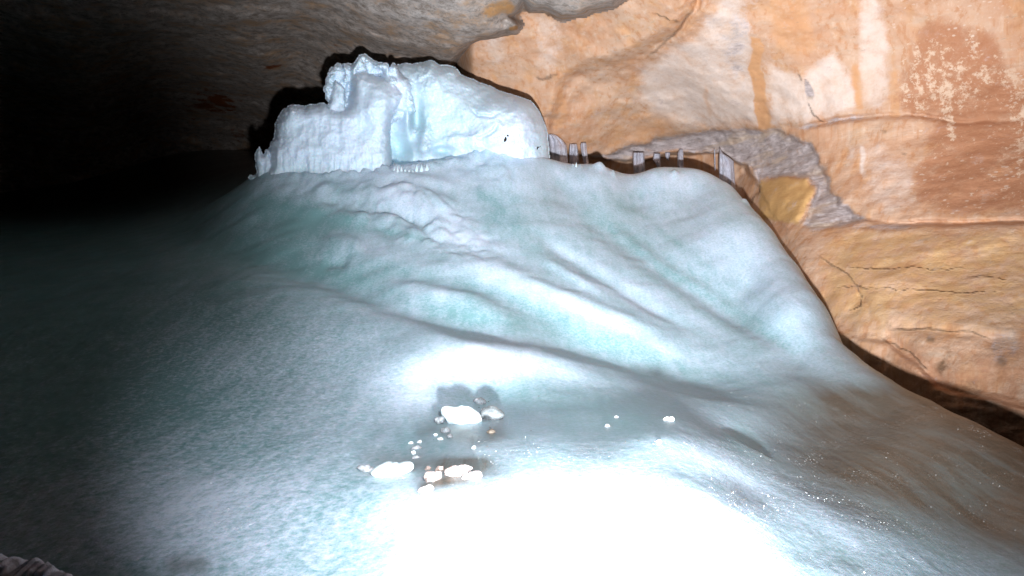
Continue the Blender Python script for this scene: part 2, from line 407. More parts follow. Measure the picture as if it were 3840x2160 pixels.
frost += .22*band(R5,70)+.3*sst(1800,1950,PY2)*sst(1300,1600,PX)*sst(3000,2700,PX)
frost += .22*sst(1250,750,PX)*sst(1700,1850,PY2)*sst(2150,2050,PY2)
frost += .18*sst(760, 660, PY2)*sst(850, 1000, PX)*near
frost += .16*band([(700,1400),(1000,1400),(1300,1450)],160)+.12*band([(500,1900),(900,1880),(1300,1820)],60)
dirt_shade = np.zeros_like(ZZ)
for pl, w, a in (([(1330,1730),(1450,1740),(1600,1760),(1850,1765),(1950,1750)],46,.6),([(1580,1580),(1680,1610),(1780,1640),(1850,1610),(1920,1590)],34,.6),([(1560,1640),(1640,1600)],24,.5),
                 ([(1560,1850),(1650,1820),(1830,1780)],26,.85),([(1620,1745),(1700,1742),(1790,1738),(1860,1735)],24,.8),([(1500,1700),(1650,1690),(1850,1680),(2050,1660)],60,.28),([(2100,1690),(2350,1700)],60,.25),
                 ([(600,2120),(800,2110)],40,.5)):
    dirt_shade += a*band(pl, w)
dirt_shade += 1.0*sst(2650, 3200, PX)*sst(1350, 1520, PY2)*sst(1980,1700, PY2-(PX-3100)*.35)*near  # brownish ice on the right flank, darkened further for the lamp's falloff
dirt_shade += .16*sst(2300,2500,PX)*sst(850,1100,PY2)*near*(fbm(A*2,B*.4,0*A,3)*.5+.5)
back = sst(16, 26, YY); frost = frost*(1-back) + .1*back; dirt_shade = dirt_shade*(1-back)  # far end fades to a painted darkness, as unlit ground
V = np.stack([XX, YY, ZZ], -1).reshape(-1, 3)
slope = mesh_obj('ice_slope', V, gridfaces(NR, NC), M_slope, attrs={'frost': np.clip(frost, 0, 1.2), 'dirt_shade': np.clip(dirt_shade, 0, 1), 'rock': back, 'mott': sst(1750, 1150, PX)*sst(10.5, 8, YY) + .35})  # 'rock' carries the painted darkness of the far end
tag(slope, kind='structure')

def ground(pxq, pyq):            # world point where the sight line through a photo pixel meets the slope
    j = int(round((pxq - pu[0])/(pu[1]-pu[0])))
    colv = PY2[:, j]
    for i in range(NR-1):
        if colv[i] >= pyq > colv[i+1]:
            t = (colv[i]-pyq)/(colv[i]-colv[i+1]+1e-9)
            Y = YY[i, j]*(1-t)+YY[i+1, j]*t
            return P(pxq, pyq, Y)
    return P(pxq, pyq, 8.0)

# ------------------------------------------------------------------ rock wall
def rock_sheet(x0, x1, y0, y1, step):
    a = np.arange(x0, x1+1, step, dtype=float); b = np.arange(y0, y1+1, step, dtype=float)
    return np.meshgrid(a, b)
wp = [(1358,170,18.4),(1700,200,18.2),(1995,345,18.6),(2255,585,20.4),(2530,600,20.6),(2800,725,18.4),(3000,980,13.9),(3240,1320,11.1),(3500,1415,9.8),(3840,1540,8.8),
      (2700,300,16.8),(2400,0,15.5),(3400,300,14.2),(3840,300,13.2),(3840,900,10.9),(3400,800,13.0),(4500,700,9.5),(4500,-400,9.5),(2600,-500,12.5),(3300,-400,12),(3100,0,14.2),(2100,100,17),
      (2100,480,19.2),(3100,550,15.6),(1500,700,21),(2300,1000,22),(3000,1600,13),(3500,2000,10.3),(4500,1800,7.5),(1300,-300,14),(3840,-100,12.8)]
wt = TPS([(a/1000, b/1000) for a, b, c in wp], [math.log(c) for a, b, c in wp], lam=1e-3)
WX, WY = rock_sheet(1250, 4700, -600, 2300, 5)
WD = np.exp(wt(WX/1000, WY/1000))
x0_, z0_ = (WX-1920)/F*WD, (1080-WY)/F*WD
wn = fbm(x0_*.35, WD*.35, z0_*.35, 4); wn2 = fbm(x0_*1.2+5, WD*1.2, z0_*2.2, 5, .55)
qx = WX + wn2*14; qy = WY + fbm(x0_*1.2+50, WD, z0_*1.2, 4)*12
GREY = [(2230,585),(2370,547),(2435,531),(2462,514),(2517,512),(2615,498),(2680,487),(2762,484),(2849,482),(2925,479),(2952,498),(3034,531),(3066,574),(3088,628),(3115,705),(3148,737),(3164,775),(3197,786),(3245,832),(3170,848),(3088,854),(3034,859),(3010,841),(3023,803),(3050,737),(3047,683),(3034,661),(2952,667),(2849,667),(2838,683),(2816,634),(2762,601),(2702,569),(2544,562),(2435,590),(2326,601)]
OCH = [(2845,735),(2852,682),(2950,664),(3035,665),(3045,735),(3012,808),(2990,840),(2900,832),(2852,795)]
g = polysdf(qx, qy, GREY)
depth = WD + 9*sst(1780, 1560, WX)
depth += .22*wn + .05*wn2 + .03*ridged(x0_*2, WD, z0_*5, 4, .6)*sst(-20, 60, g+40)
# the fold in the rock coming down from the top: mass above it stands forward
FOLD = [(2680,-160),(2600,40),(2540,120),(2450,190),(2330,245),(2200,285),(2140,320),(2100,420),(2060,560)]
d, t, sd = polydist(qx, qy, FOLD)
depth += np.where(sd > 0, -.5, .15)*np.exp(-d/170)*sst(0, 60, d) + .22*np.exp(-(d/12)**2)*np.clip(1-t*2.2, 0, 1)
UL = sst(0, 1, t)
# overhang: rock above the icicle ledge stands out over the recess below it
LEDGE = [(2120,560),(2270,590),(2435,592),(2544,566),(2702,560),(2800,620),(2840,690)]
d, t, sd = polydist(qx, qy, LEDGE)
depth += np.where(sd > 0, .75, 0)*np.exp(-d/150)*sst(0, 16, d)*np.clip(np.minimum(t, 1-t)*7+.2, 0, 1)
# grey broken rock is set back behind the smooth plaster-like face
depth += .16*sst(0, 14, g) + sst(0, 12, g)*(.05*ridged(x0_*1.6, WD, z0_*4, 5, .6)-.04)
o_ = polysdf(qx, qy, OCH); depth -= .22*np.sqrt(np.clip(o_/90, 0, 1))
# bench lines
for pl, w, a in (([(2925,480),(3060,460),(3200,440),(3400,430),(3600,455),(3900,440)],10,.12),
                 ([(3245,836),(3400,842),(3600,836),(3840,828),(4100,835)],9,.22),
                 
                 
                 ([(3060,955),(3115,995),(3180,1030),(3215,1075),(3240,1130),(3270,1200)],8,.05),
                 ([(3330,1240),(3480,1238),(3640,1250),(3720,1275),(3840,1280)],20,.10),
                 ([(3150,1240),(3330,1280),(3440,1360),(3520,1430),(3700,1500)],24,.10)):
    depth += a*line(qx, qy, pl, w)
d, t, sd = polydist(qx, qy, [(3245,836),(3400,842),(3600,836),(3840,828),(4600,830)])
depth += np.where(sd < 0, .12, -.05)*np.exp(-d/90)*sst(0, 8, d)
d, t, sd = polydist(qx, qy, [(3150,1240),(3330,1280),(3440,1360),(3520,1430),(3900,1540)])
depth += np.where(sd > 0, -.15, .08)*np.exp(-d/60)*sst(0, 24, d)
# horizontal ledgelets
depth += .035*np.abs(perlin(x0_*.5, WD*.5, z0_*3.2+wn*2))*sst(900, 1100, WY)
PO = {k: np.zeros_like(WD) for k in ('grey','ochre','white','brown','orange','pale','speck','dark','crack')}
def soft(poly, s=30): return sst(-s, s, polysdf(qx, qy, poly))
PO['grey'] = soft(GREY, 16)*(1-soft(OCH, 12))
PO['grey'] = np.maximum(PO['grey'], .6*line(qx, qy, [(2930,475),(3060,462),(3200,442),(3300,430)], 12))
PO['grey'] = np.maximum(PO['grey'], .42*line(qx, qy, [(2780,20),(2740,120),(2755,260),(2790,330)], 45))
PO['grey'] = np.maximum(PO['grey'], .9*soft([(3012,305),(3030,312),(3055,345),(3050,368),(3032,372),(3018,340)], 6))
PO['grey'] = np.maximum(PO['grey'], .7*line(qx, qy, [(3170,860),(3300,850),(3480,850)], 10))
PO['grey'] = np.maximum(PO['grey'], .6*line(qx, qy, [(3700,1290),(3840,1300)], 60))
PO['ochre'] = np.maximum(1.0*soft(OCH, 14), .50*sst(830, 900, WY)*sst(3000, 3150, WX)*sst(1400,1100,WY))
PO['white'] = np.clip(.75*soft([(2400,250),(2480,210),(2620,120),(2680,0),(2720,-100),(2800,-100),(2790,60),(2820,200),(2860,330),(2862,470),(2700,478),(2560,480),(2470,440),(2400,380)], 40)
    + .75*soft([(2885,230),(3000,300),(3060,240),(3120,180),(3200,300),(3225,400),(3100,440),(2895,465)], 26)
    + .7*soft([(3230,0),(3280,-60),(3330,100),(3340,200),(3330,330),(3300,410),(3260,400),(3215,250),(3210,100)], 25)
    + .75*line(qx, qy, [(3228,530),(3236,600),(3240,680)], 10) + .5*line(qx, qy, [(3180,530),(3190,570),(3185,610)], 14)
    + .5*soft([(3240,560),(3320,540),(3420,620),(3420,760),(3330,800),(3250,760)], 40) + .6*line(qx, qy, [(1840,120),(1850,170),(1870,260)], 30)
    + .45*soft([(2020,60),(2110,40),(2110,180),(2080,260),(2010,260)], 30), 0, 1)
PO['brown'] = np.clip(soft([(3470,60),(3420,170),(3380,300),(3340,380),(3420,440),(3500,460),(3470,560),(3430,640),(3440,740),(3560,790),(3840,800),(4100,780),(4100,400),(3790,300),(3760,200),(3700,120),(3600,90)], 45)*.85
    + .55*line(qx, qy, [(2930,-60),(2980,100),(3010,210)], 60) + .5*line(qx, qy, [(2990,1010),(3020,1060)], 30) + .55*sst(1180,1380,WY+.15*(WX-3500)) + .35*line(qx,qy,[(1930,170),(1935,240),(1960,330)],40), 0, 1)
PO['orange'] = np.clip(.95*soft([(2810,140),(2850,150),(2870,300),(2880,400),(2892,476),(2842,482),(2825,350),(2815,240)], 10)
    + .6*soft([(2860,-60),(3040,-60),(3050,60),(3070,180),(2990,240),(2900,190)], 30) + .75*line(qx, qy, [(3180,180),(3205,280),(3230,400),(3235,425)], 20)
    + .5*line(qx, qy, [(2640,280),(2650,380),(2665,470)], 16) + .6*line(qx, qy, [(2090,330),(2120,420),(2070,520)], 30)+.5*line(qx,qy,[(2200,520),(2400,500),(2600,430)],60), 0, 1)
PO['pale'] = np.clip(.42*sst(3300,3450,WX)*sst(850,750,WY)+.35*soft([(3340,180),(3480,160),(3600,230),(3720,260),(3700,360),(3560,420),(3420,430),(3350,340)], 40) + .8*line(qx, qy, [(3545,300),(3560,420),(3565,560)], 16)
    + .45*line(qx, qy, [(3700,200),(3820,300),(3840,420),(3820,800)], 55) + .5*line(qx, qy, [(3620,80),(3640,180),(3650,260)], 20), 0, 1)
PO['speck'] = sst(3250, 3450, WX)*sst(900, 780, WY) + .25*sst(2850, 2950, WX)*sst(420, 300, WY)
PO['dark'] = np.clip(.9*line(qx, qy, [(3320,1200),(3335,1225),(3350,1235)], 10) + .8*line(qx, qy, [(3545,1290),(3560,1340),(3530,1380),(3600,1310)], 24)
    + .6*line(qx, qy, [(3620,1440),(3700,1480)], 30) + .7*line(qx, qy, [(3480,1268),(3515,1275)], 9) + .6*line(qx, qy, [(3740,1340),(3770,1370)], 20) + .6*soft([(3304,490),(3320,486),(3316,500),(3308,502)], 4)+.6*soft([(3376,566),(3398,566),(3392,576),(3382,576)], 4), 0, 1)
cr = np.zeros_like(WD)
for pl, w in (([(3060,955),(3115,995),(3150,1008),(3180,1030),(3215,1075),(3225,1100),(3240,1130)],3.5),([(3150,1000),(3300,1010),(3440,1004),(3560,1012),(3620,1006)],2.6),
              ([(3120,1078),(3300,1082),(3640,1102),(3760,1090)],2.2),([(2855,690),(2845,720),(2830,735),(2815,765)],4.5),([(2450,45),(2520,75),(2545,85)],3),
              ([(2990,270),(3000,300)],3),([(3035,375),(3050,420),(3072,447),(3095,460)],3),([(3320,1236),(3480,1236),(3640,1246),(3720,1272)],4),
              ([(3215,1075),(3235,1110),(3225,1150),(3180,1170)],2.6),([(3300,1270),(3420,1320),(3480,1400)],4),([(2600,30),(2545,105),(2490,160),(2420,215)],6),([(3620,1040),(3700,1035),(3780,1055)],2.6),
              ([(2010,295),(2060,290),(2100,270)],4)):
    ww = w*.85
    dd, t, _ = polydist(WX+wn2*8, WY+fbm(x0_*5, WD*5, z0_*5, 3)*7, pl)
    cr = np.maximum(cr, np.exp(-(dd/ww)**2)*np.clip(np.minimum(t, 1-t)*8, 0, 1)*.55)
PO['crack'] = cr
V = np.stack([(WX-1920)/F*depth, depth, (1080-WY)/F*depth], -1).reshape(-1, 3)
wall = mesh_obj('cave_wall', V, gridfaces(*WX.shape), M_wall, attrs=PO)
tag(wall, kind='structure')

# ------------------------------------------------------------------ ceiling (rock overhang on the left, with a lip in front of the wall)
kp = [(1358,170,18.0),(1100,200,21),(1690,190,16.8),(945,460,30),(1700,-50,13.2),(1000,0,15.5),(1000,250,21.5),(300,300,21),(0,0,15),(600,500,31),(0,500,27),(-600,300,20),(-600,-400,12),(1500,-400,10.5),(2400,-300,10.5),(2200,0,13.0),(1900,60,14.5),(600,900,33),(1300,600,31),(1500,500,30),(-600,900,26),(1250,300,22),(2600,-600,9)]
kt = TPS([(a/1000, b/1000) for a, b, c in kp], [math.log(c) for a, b, c in kp], lam=1e-3)
CX, CY = rock_sheet(-900, 2700, -700, 1000, 6)
CD = np.exp(kt(CX/1000, CY/1000))
cx0, cz0 = (CX-1920)/F*CD, (1080-CY)/F*CD
cn = fbm(cx0*.9, CD*.9, cz0*1.1, 5, .55)
LIP = [(-2000,-3000),(2900,-3000),(2760,-700),(2480,-140),(2300,8),(2235,18),(2180,40),(2110,52),(2080,38),(2040,18),(1990,20),(1960,-5),(1945,-5),(1920,40),(1900,60),(1935,90),(1925,108),(1870,118),(1830,128),(1790,134),(1770,150),(1745,175),(1722,190),(1700,215),(1660,300),(1640,500),(1640,1200),(-2000,1200)]
ls = polysdf(CX + cn*9, CY + fbm(cx0*3, CD*3, cz0*3, 3)*7, LIP)
cd = CD + .30*fbm(cx0*.3, CD*.3, cz0*.3, 4) + .12*cn + .06*ridged(cx0*1.1, CD*.8, cz0*2.2, 5, .6)
cd -= .10*np.clip(ls/30, 0, 1)
dtri = line(CX, CY, [(1950,10),(1900,60),(1880,110)], 40)
cd += .35*dtri
cd += (1-sst(-30, 6, ls))*2.2                     # lip turns back and dives behind the wall face
keep = ls > -34
CM = {'orange': np.clip(.8*line(CX, CY, [(1770,60),(1900,20),(1930,60)], 40)+.9*line(CX, CY, [(1900,112),(1950,100)], 12)+.45*line(CX, CY, [(1500,150),(1560,190),(1640,205)], 35)+.4*line(CX, CY, [(1580,40),(1640,60)], 40), 0, 1),
      'brown': np.clip(.9*np.exp(-((CX-800+cn*30)/95)**2-((CY-385+cn*20)/50)**2)+.6*np.exp(-((CX-1000)/50)**2-((CY-250)/16)**2)+.4*np.exp(-((CX-900)/60)**2-((CY-500)/30)**2), 0, 1)}
fk = (keep[:-1, :-1] & keep[1:, :-1] & keep[:-1, 1:] & keep[1:, 1:]).ravel()
V = np.stack([(CX-1920)/F*cd, cd, (1080-CY)/F*cd], -1).reshape(-1, 3)
fa = gridfaces(*CX.shape)[fk]
used = np.unique(fa); remap = np.full(len(V), -1); remap[used] = np.arange(len(used))
ceil = mesh_obj('cave_ceiling', V[used], remap[fa], M_ceil, attrs={k: v.ravel()[used] for k, v in CM.items()})
tag(ceil, kind='structure')

# ------------------------------------------------------------------ the block of ice on the crest
SX, SY = rock_sheet(900, 2100, 180, 760, 2.5)
sx0, sz0 = (SX-1920)/F*14.5, (1080-SY)/F*14.5
e1 = fbm(sx0*3, sz0*3, 0*sx0, 4, .6); e2 = fbm(sx0*3+40, sz0*3, 0*sx0+3, 4, .6)
ragged = sst(2080, 1500, SX)*.8+.2
ex, ey = SX + e1*7*ragged, SY + e2*6*ragged
SLAB = [(985,760),(996,649),(1005,590),(1018,535),(1030,490),(1039,459),(1048,425),(1061,407),(1080,396),(1099,394),(1120,400),(1148,399),(1165,392),(1190,393),(1213,386),(1232,392),(1251,392),(1273,402),(1296,388),(1306,350),(1308,300),(1316,274),(1338,260),(1365,268),(1393,274),(1420,286),(1442,290),(1474,301),(1500,330),(1518,350),(1514,372),(1507,383),(1492,410),(1480,426),(1466,470),(1458,524),(1466,560),(1472,579),(1476,644),(1478,760)]
CROWN = [(1238,400),(1230,377),(1218,352),(1211,334),(1222,312),(1226,295),(1230,280),(1240,258),(1251,247),(1262,240),(1273,239),(1284,247),(1296,241),(1322,236),(1335,222),(1348,206),(1360,201),(1377,206),(1390,218),(1404,228),(1425,234),(1453,241),(1462,256),(1474,240),(1484,238),(1495,262),(1530,300),(1560,420),(1400,500),(1280,450)]
SPIRE = [(1226,392),(1234,378),(1240,345),(1250,312),(1258,300),(1268,308),(1280,318),(1290,345),(1296,400),(1296,440),(1240,430)]
SPIRE2 = [(1462,420),(1466,300),(1470,262),(1480,244),(1492,256),(1506,285),(1534,296),(1546,318),(1540,350),(1532,420)]
DOME = [(1440,760),(1440,300),(1470,250),(1507,239),(1540,237),(1561,233),(1589,230),(1604,226),(1621,225),(1634,232),(1648,241),(1662,246),(1680,244),(1703,250),(1716,262),(1725,274),(1745,286),(1779,301),(1820,318),(1861,334),(1900,348),(1931,358),(1960,366),(1986,377),(2000,388),(2013,405),(2026,426),(2035,448),(2046,474),(2051,492),(2056,535),(2061,600),(2064,760)]
FIN = [(958,700),(961,640),(958,600),(960,573),(966,560),(974,551),(982,566),(988,579),(995,572),(1002,560),(1012,560),(1030,640),(1030,720)]
LIPL = [(930,664),(942,655),(965,652),(980,665),(1020,700),(960,690)]
COMPS = [(SLAB, 14.05, 55, .75, 2.2), (CROWN, 14.55, 26, .35, 1.4), (SPIRE, 14.30, 20, .22, .6), (SPIRE2, 14.55, 26, .35, .9), (DOME, 14.95, 120, 1.0, 2.6), (FIN, 14.35, 20, .25, .7), (LIPL, 14.5, 12, .2, .5)]
front = np.full(SX.shape, 99.0); backd = np.full(SX.shape, -99.0); inside = np.zeros(SX.shape, bool); who = np.zeros(SX.shape, int)
hole = np.maximum(polysdf(ex, ey, [(1887,522),(1894,511),(1901,516),(1901,528),(1895,535),(1888,530)]), polysdf(SX, SY, [(1899,503),(1908,503),(1910,513),(1901,513)]))
hole = np.maximum(hole, polysdf(SX, SY, [(2010,551),(2018,549),(2026,547),(2032,551),(2022,553),(2018,561),(2010,559)]))
for k, (poly, Yc, R, T, TH) in enumerate(COMPS):
    d = polysdf(ex, ey, poly)
    q = 1-np.clip(d/R, 0, 1); infl = T*(1-np.sqrt(np.clip(1-q*q, 0, 1)))
    yc = np.full(SX.shape, Yc) + (700-SY)/500*.35
    if poly is SLAB:
        yc += .25*np.exp(-((SX-1300)/30)**2)*sst(450, 380, SY) - .30*np.exp(-((SX-1420)/70)**2-((SY-400)/60)**2)
        yc += .18*sst(1440, 1475, SX)
    if poly is CROWN:
        yc += .22*np.sin((SX-1240)/19.0+e1*1.5) + .25*np.exp(-((SX-1310)/12)**2) + .3*np.exp(-((SY-285)/18)**2)*np.exp(-((SX-1430)/40)**2)
    if poly is DOME:
        yc -= .55*np.exp(-((SX-1900)/120)**2-((SY-480)/120)**2) 
        yc += .70*np.exp(-((SX-1500)/38)**2-((SY-560)/60)**2)     # cavity beside the slab
        yc += .55*np.exp(-((SX-1560)/26)**2-((SY-450)/80)**2) - .55*np.exp(-((SX-1530)/20)**2-((SY-430)/60)**2)
        yc += .45*np.exp(-((SX-1650)/36)**2-((SY-565)/18)**2) - .25*np.exp(-((SX-1600)/60)**2-((SY-560)/26)**2)
        # swellings and scallops low on the dome
        for (cx_, cy_, rx, ry, a) in ((1790,430,90,50,.22),(1700,330,60,70,.18),(1830,500,60,40,.22),(1965,470,50,110,.22),(1620,300,40,60,.2),(1740,530,70,30,.2),(1880,400,90,40,.12),(1590,510,22,60,.25)):
            yc -= a*np.exp(-np.abs((ex+e2*14-cx_)/rx)**2.6-np.abs((ey+e1*10-cy_)/ry)**2.6)
        for pl, w, a in (([(1760,405),(1790,432),(1840,436),(1870,425)],7,.12),([(1775,515),(1800,522),(1850,490),(1870,462)],7,.12),([(1935,490),(1948,530),(1970,560)],8,.1)):
            yc += a*line(ex, ey, pl, w)
    fr = yc + infl; bk = yc + TH - infl*TH/(2*T)*1.2
    m = d > 0; inside |= m
    upd = m & (fr < front); who[upd] = k
    front = np.where(upd, fr, front); backd = np.where(m, np.maximum(backd, bk), backd)
inside &= ~(hole > 0)
notm = ~inside
fi = np.where(front < 90, front, 14.8); bi = np.where(backd > 0, backd, fi+.02); bi = np.maximum(bi, fi+.02)
drape = fbm(sx0*4.5, sz0*.7, 0*sx0+2, 4, .55); lumpy = fbm(sx0*2.2, sz0*2.2, 0*sx0+8, 5, .55)
wet = sst(420, 520, SY)
rel = .07*lumpy + .02*drape*wet + .03*fbm(sx0*9, sz0*1.6, 0*sx0+12, 3, .5)*sst(520, 620, SY) + .03*ridged(sx0*2.5, sz0*2.5, 0*sx0+5, 3, .5)*sst(400, 300, SY)
fi = fi - rel
# spread values into the rim so that stitched cells stay tidy
cell = inside[:-1, :-1] | inside[1:, :-1] | inside[:-1, 1:] | inside[1:, 1:]
hc = (hole > 0); cell &= ~(hc[:-1, :-1] & hc[1:, 1:])
def dil(a, m, n=2):
    a = a.copy(); m = m.copy()
    for _ in range(n):
        acc = np.zeros_like(a); cnt = np.zeros_like(a)
        for dy, dx in ((0,1),(0,-1),(1,0),(-1,0),(1,1),(-1,-1),(1,-1),(-1,1)):
            am = np.roll(a, (dy, dx), (0, 1)); mm = np.roll(m, (dy, dx), (0, 1))
            acc += am*mm; cnt += mm
        new = (~m) & (cnt > 0); a[new] = acc[new]/cnt[new]; m = m | new
    return a
fi = dil(fi, inside); bi = dil(bi, inside)
nr, nc = SX.shape
Vf = np.stack([(SX-1920)/F*fi, fi, (1080-SY)/F*fi], -1).reshape(-1, 3)
Vb = np.stack([(SX-1920)/F*bi, bi, (1080-SY)/F*bi], -1).reshape(-1, 3)
ids = np.arange(nr*nc).reshape(nr, nc)
q = gridfaces(nr, nc)[cell.ravel()]
FF = [q, q[:, ::-1] + nr*nc]
N = nr*nc
def rim(mask, a, b, flip):
    A_, B_ = ids[a][mask], ids[b][mask]
    w = np.stack([A_, B_, B_+N, A_+N], -1); return w[:, ::-1] if flip else w
cp_ = np.zeros((nr+1, nc+1), bool); cp_[1:nr, 1:nc] = cell
# horizontal grid edges: between row-cells above and below
up = cp_[0:nr, 1:nc]; dn = cp_[1:nr+1, 1:nc]
for mask, fl in ((dn & ~up, True), (up & ~dn, False)):
    FF.append(rim(mask, (slice(0, nr), slice(0, nc-1)), (slice(0, nr), slice(1, nc)), fl))
lf = cp_[1:nr, 0:nc]; rt = cp_[1:nr, 1:nc+1]
for mask, fl in ((rt & ~lf, False), (lf & ~rt, True)):
    FF.append(rim(mask, (slice(0, nr-1), slice(0, nc)), (slice(1, nr), slice(0, nc)), fl))
fa = np.concatenate(FF); V = np.concatenate([Vf, Vb])
fr_ = .74 + .10*lumpy - .42*np.exp(-((SX-1500)/60)**2-((SY-570)/70)**2) - .30*np.exp(-((SX-1570)/45)**2-((SY-440)/90)**2) - .35*np.exp(-((SX-1650)/40)**2-((SY-570)/22)**2) - .16*(who == 4) - .25*np.exp(-((SX-1650)/100)**2-((SY-450)/60)**2) - .1*(who == 1)+ .22*np.exp(-((SX-1960)/80)**2)*(who == 4)
fr_ -= .22*sst(600, 660, SY)
used = np.unique(fa); remap = np.full(len(V), -1); remap[used] = np.arange(len(used))
at = np.concatenate([fr_.ravel(), fr_.ravel()])[used]
form = mesh_obj('ice_formation', V[used], remap[fa], M_form, attrs={'frost': at, 'dirt_shade': np.zeros(len(used)), 'rock': np.zeros(len(used))})
tag(form, 'huge pale blue block of ice with jagged crown on top of the slope', 'ice formation')

# ------------------------------------------------------------------ frozen curtains and icicles hanging at the wall
def icicle(name, top, Y, label, thick=.22, ribs=5, seed=0, group='ice curtains hanging at the rock wall', lean=0.0):
    """top: outline given as rows (py, left px, right px) from top to bottom"""
    r = np.random.default_rng(seed)
    rows = []; ys = [t[0] for t in top]
    n = 46; m = 40
    yy = np.linspace(ys[0], ys[-1], n)
    Lx = np.interp(yy, ys, [t[1] for t in top]); Rx = np.interp(yy, ys, [t[2] for t in top])
    ph = r.uniform(0, 6.28, 3)
    vs = []
    for i in range(n):
        cx_ = (Lx[i]+Rx[i])/2; w = (Rx[i]-Lx[i])/2
        for j in range(m):
            a = 2*math.pi*j/m
            rb = 1 + .16*math.sin(ribs*a+ph[0]) + .08*math.sin((2*ribs+1)*a+ph[1]+yy[i]*.03)
            x = cx_ + w*math.cos(a)
            dep = Y + thick*math.sin(a)*min(1, w/10)*rb + .03*math.sin(yy[i]*.12+ph[2])
            vs.append(P(x + r.normal(0, .25), yy[i], dep))
    fs = []
    for i in range(n-1):
        for j in range(m):
            fs.append((i*m+j, i*m+(j+1) % m, (i+1)*m+(j+1) % m, (i+1)*m+j))
    c0 = len(vs); vs.append(P((Lx[0]+Rx[0])/2, yy[0], Y)); vs.append(P((Lx[-1]+Rx[-1])/2, yy[-1], Y))
    for j in range(m):
        fs.append((j, c0, c0, (j+1) % m)); fs.append(((n-1)*m+(j+1) % m, c0+1, c0+1, (n-1)*m+j))
    me = bpy.data.meshes.new(name); me.from_pydata(vs, [], [tuple(dict.fromkeys(f)) for f in fs]); me.update()
    me.polygons.foreach_set('use_smooth', np.ones(len(me.polygons), bool)); me.materials.append(M_col)
    o = bpy.data.objects.new(name, me); col.objects.link(o)
    return tag(o, label, 'icicle', group)
ICE = [
 ([(503,2052,2075),(510,2054,2092),(525,2055,2110),(545,2057,2124),(600,2060,2130),(680,2062,2134)], 19.2, 'broad frozen curtain with sloping top right beside the big ice block', .3, 6),
 ([(540,2136,2164),(560,2134,2167),(620,2134,2172),(690,2136,2176)], 19.5, 'grey ice column second from the ice block, between two orange rock gaps', .2, 5),
 ([(535,2180,2198),(545,2176,2200),(570,2180,2202),(620,2192,2208),(700,2196,2212)], 19.3, 'narrow bent ice column behind the tiny white spikes on the crest', .16, 4),
 ([(572,2374,2415),(590,2372,2417),(640,2376,2420),(700,2378,2422)], 20.0, 'wide ribbed ice curtain under the left end of the grey ledge', .24, 7),
 ([(576,2452,2476),(600,2448,2476),(615,2460,2477),(640,2467,2477),(652,2470,2474)], 20.0, 'tapering icicle hanging just right of the wide ribbed curtain', .14, 4),
 ([(572,2495,2514),(584,2495,2512),(592,2498,2508),(602,2505,2508)], 20.1, 'shortest stubby icicle under the grey ledge', .1, 3),
 ([(560,2548,2560),(575,2541,2563),(620,2540,2563),(640,2548,2566),(655,2558,2566),(680,2561,2566)], 19.8, 'slim icicle with a long thin tip right of the shortest one', .14, 4),
 ([(556,2698,2700),(575,2698,2710),(590,2696,2735),(605,2695,2752),(700,2696,2758),(800,2698,2762)], 18.3, 'largest ice curtain hanging alone furthest right over the ice crest', .3, 8),
 ([(560,2678,2681),(600,2679,2683),(640,2681,2683)], 18.6, 'hair thin drip of ice just left of the largest curtain', .04, 2),
]
for i, (top, Y, lab, th, rb) in enumerate(ICE): icicle('icicle', top, Y, lab, th, rb, i)

# ------------------------------------------------------------------ loose lumps of ice
def lump_obj(name, outline, pc, depth_px, label, cat, mat, group=None, seed=0, flat=.8, rough=.04, yoff=0.0, sink=.25):
    """solid lump: outline (px,py) list around pc; sits on the slope under its lowest point"""
    r = np.random.default_rng(seed)
    xs = [p[0] for p in outline]; ys = [p[1] for p in outline]
    base = ground(sum(xs)/len(xs), max(ys)*.7+min(ys)*.3)
    Y = base[1] + yoff
    cx_, cy_ = sum(xs)/len(xs), sum(ys)/len(ys)
    n, m = 26, 56
    ang = np.array([math.atan2(p[1]-cy_, p[0]-cx_) for p in outline]); rad = np.array([math.hypot(p[0]-cx_, p[1]-cy_) for p in outline])
    o_ = np.argsort(ang); ang, rad = ang[o_], rad[o_]
    ang = np.concatenate([ang-2*math.pi, ang, ang+2*math.pi]); rad = np.tile(rad, 3)
    th = (np.arange(m)/m*2-1)*math.pi; R = np.interp(th, ang, rad)
    ds = depth_px/F*Y
    vs = []
    for i in range(n+1):
        f = math.pi*i/n; s_ = abs(math.sin(f))**flat; c_ = math.copysign(abs(math.cos(f))**1.2, math.cos(f))
        for j in range(m):
            vs.append(((cx_+R[j]*s_*math.cos(th[j])-1920)/F*Y, Y - c_*ds, (1080-(cy_+R[j]*s_*math.sin(th[j])))/F*Y))
    vs = np.array(vs)
    k = 1.0/(max(xs)-min(xs))*F/Y*1.1
    nn = fbm(vs[:, 0]*k+seed*7, vs[:, 1]*k, vs[:, 2]*k, 4, .6)
    ctr = np.array([(cx_-1920)/F*Y, Y, (1080-cy_)/F*Y])
    vs = ctr + (vs-ctr)*(1+rough*nn[:, None]*2)
    vs[:, 2] -= 0
    fs = []
    for i in range(n):
        for j in range(m): fs.append((i*m+j, i*m+(j+1) % m, (i+1)*m+(j+1) % m, (i+1)*m+j))
    o = mesh_obj(name, vs, fs, mat)
    return tag(o, label, cat, group)
def blob(px, py, rx, ry, seed, n=9, tilt=0, jag=.14):
    r = random.Random(seed); out = []
    for i in range(n):
        a = 2*math.pi*i/n; k = 1+r.uniform(-jag, jag)
        x, y = rx*k*math.cos(a), ry*k*math.sin(a)
        out.append((px+x*math.cos(tilt)-y*math.sin(tilt), py+x*math.sin(tilt)+y*math.cos(tilt)))
    return out
LG = 'lumps of ice lying in the hollow'
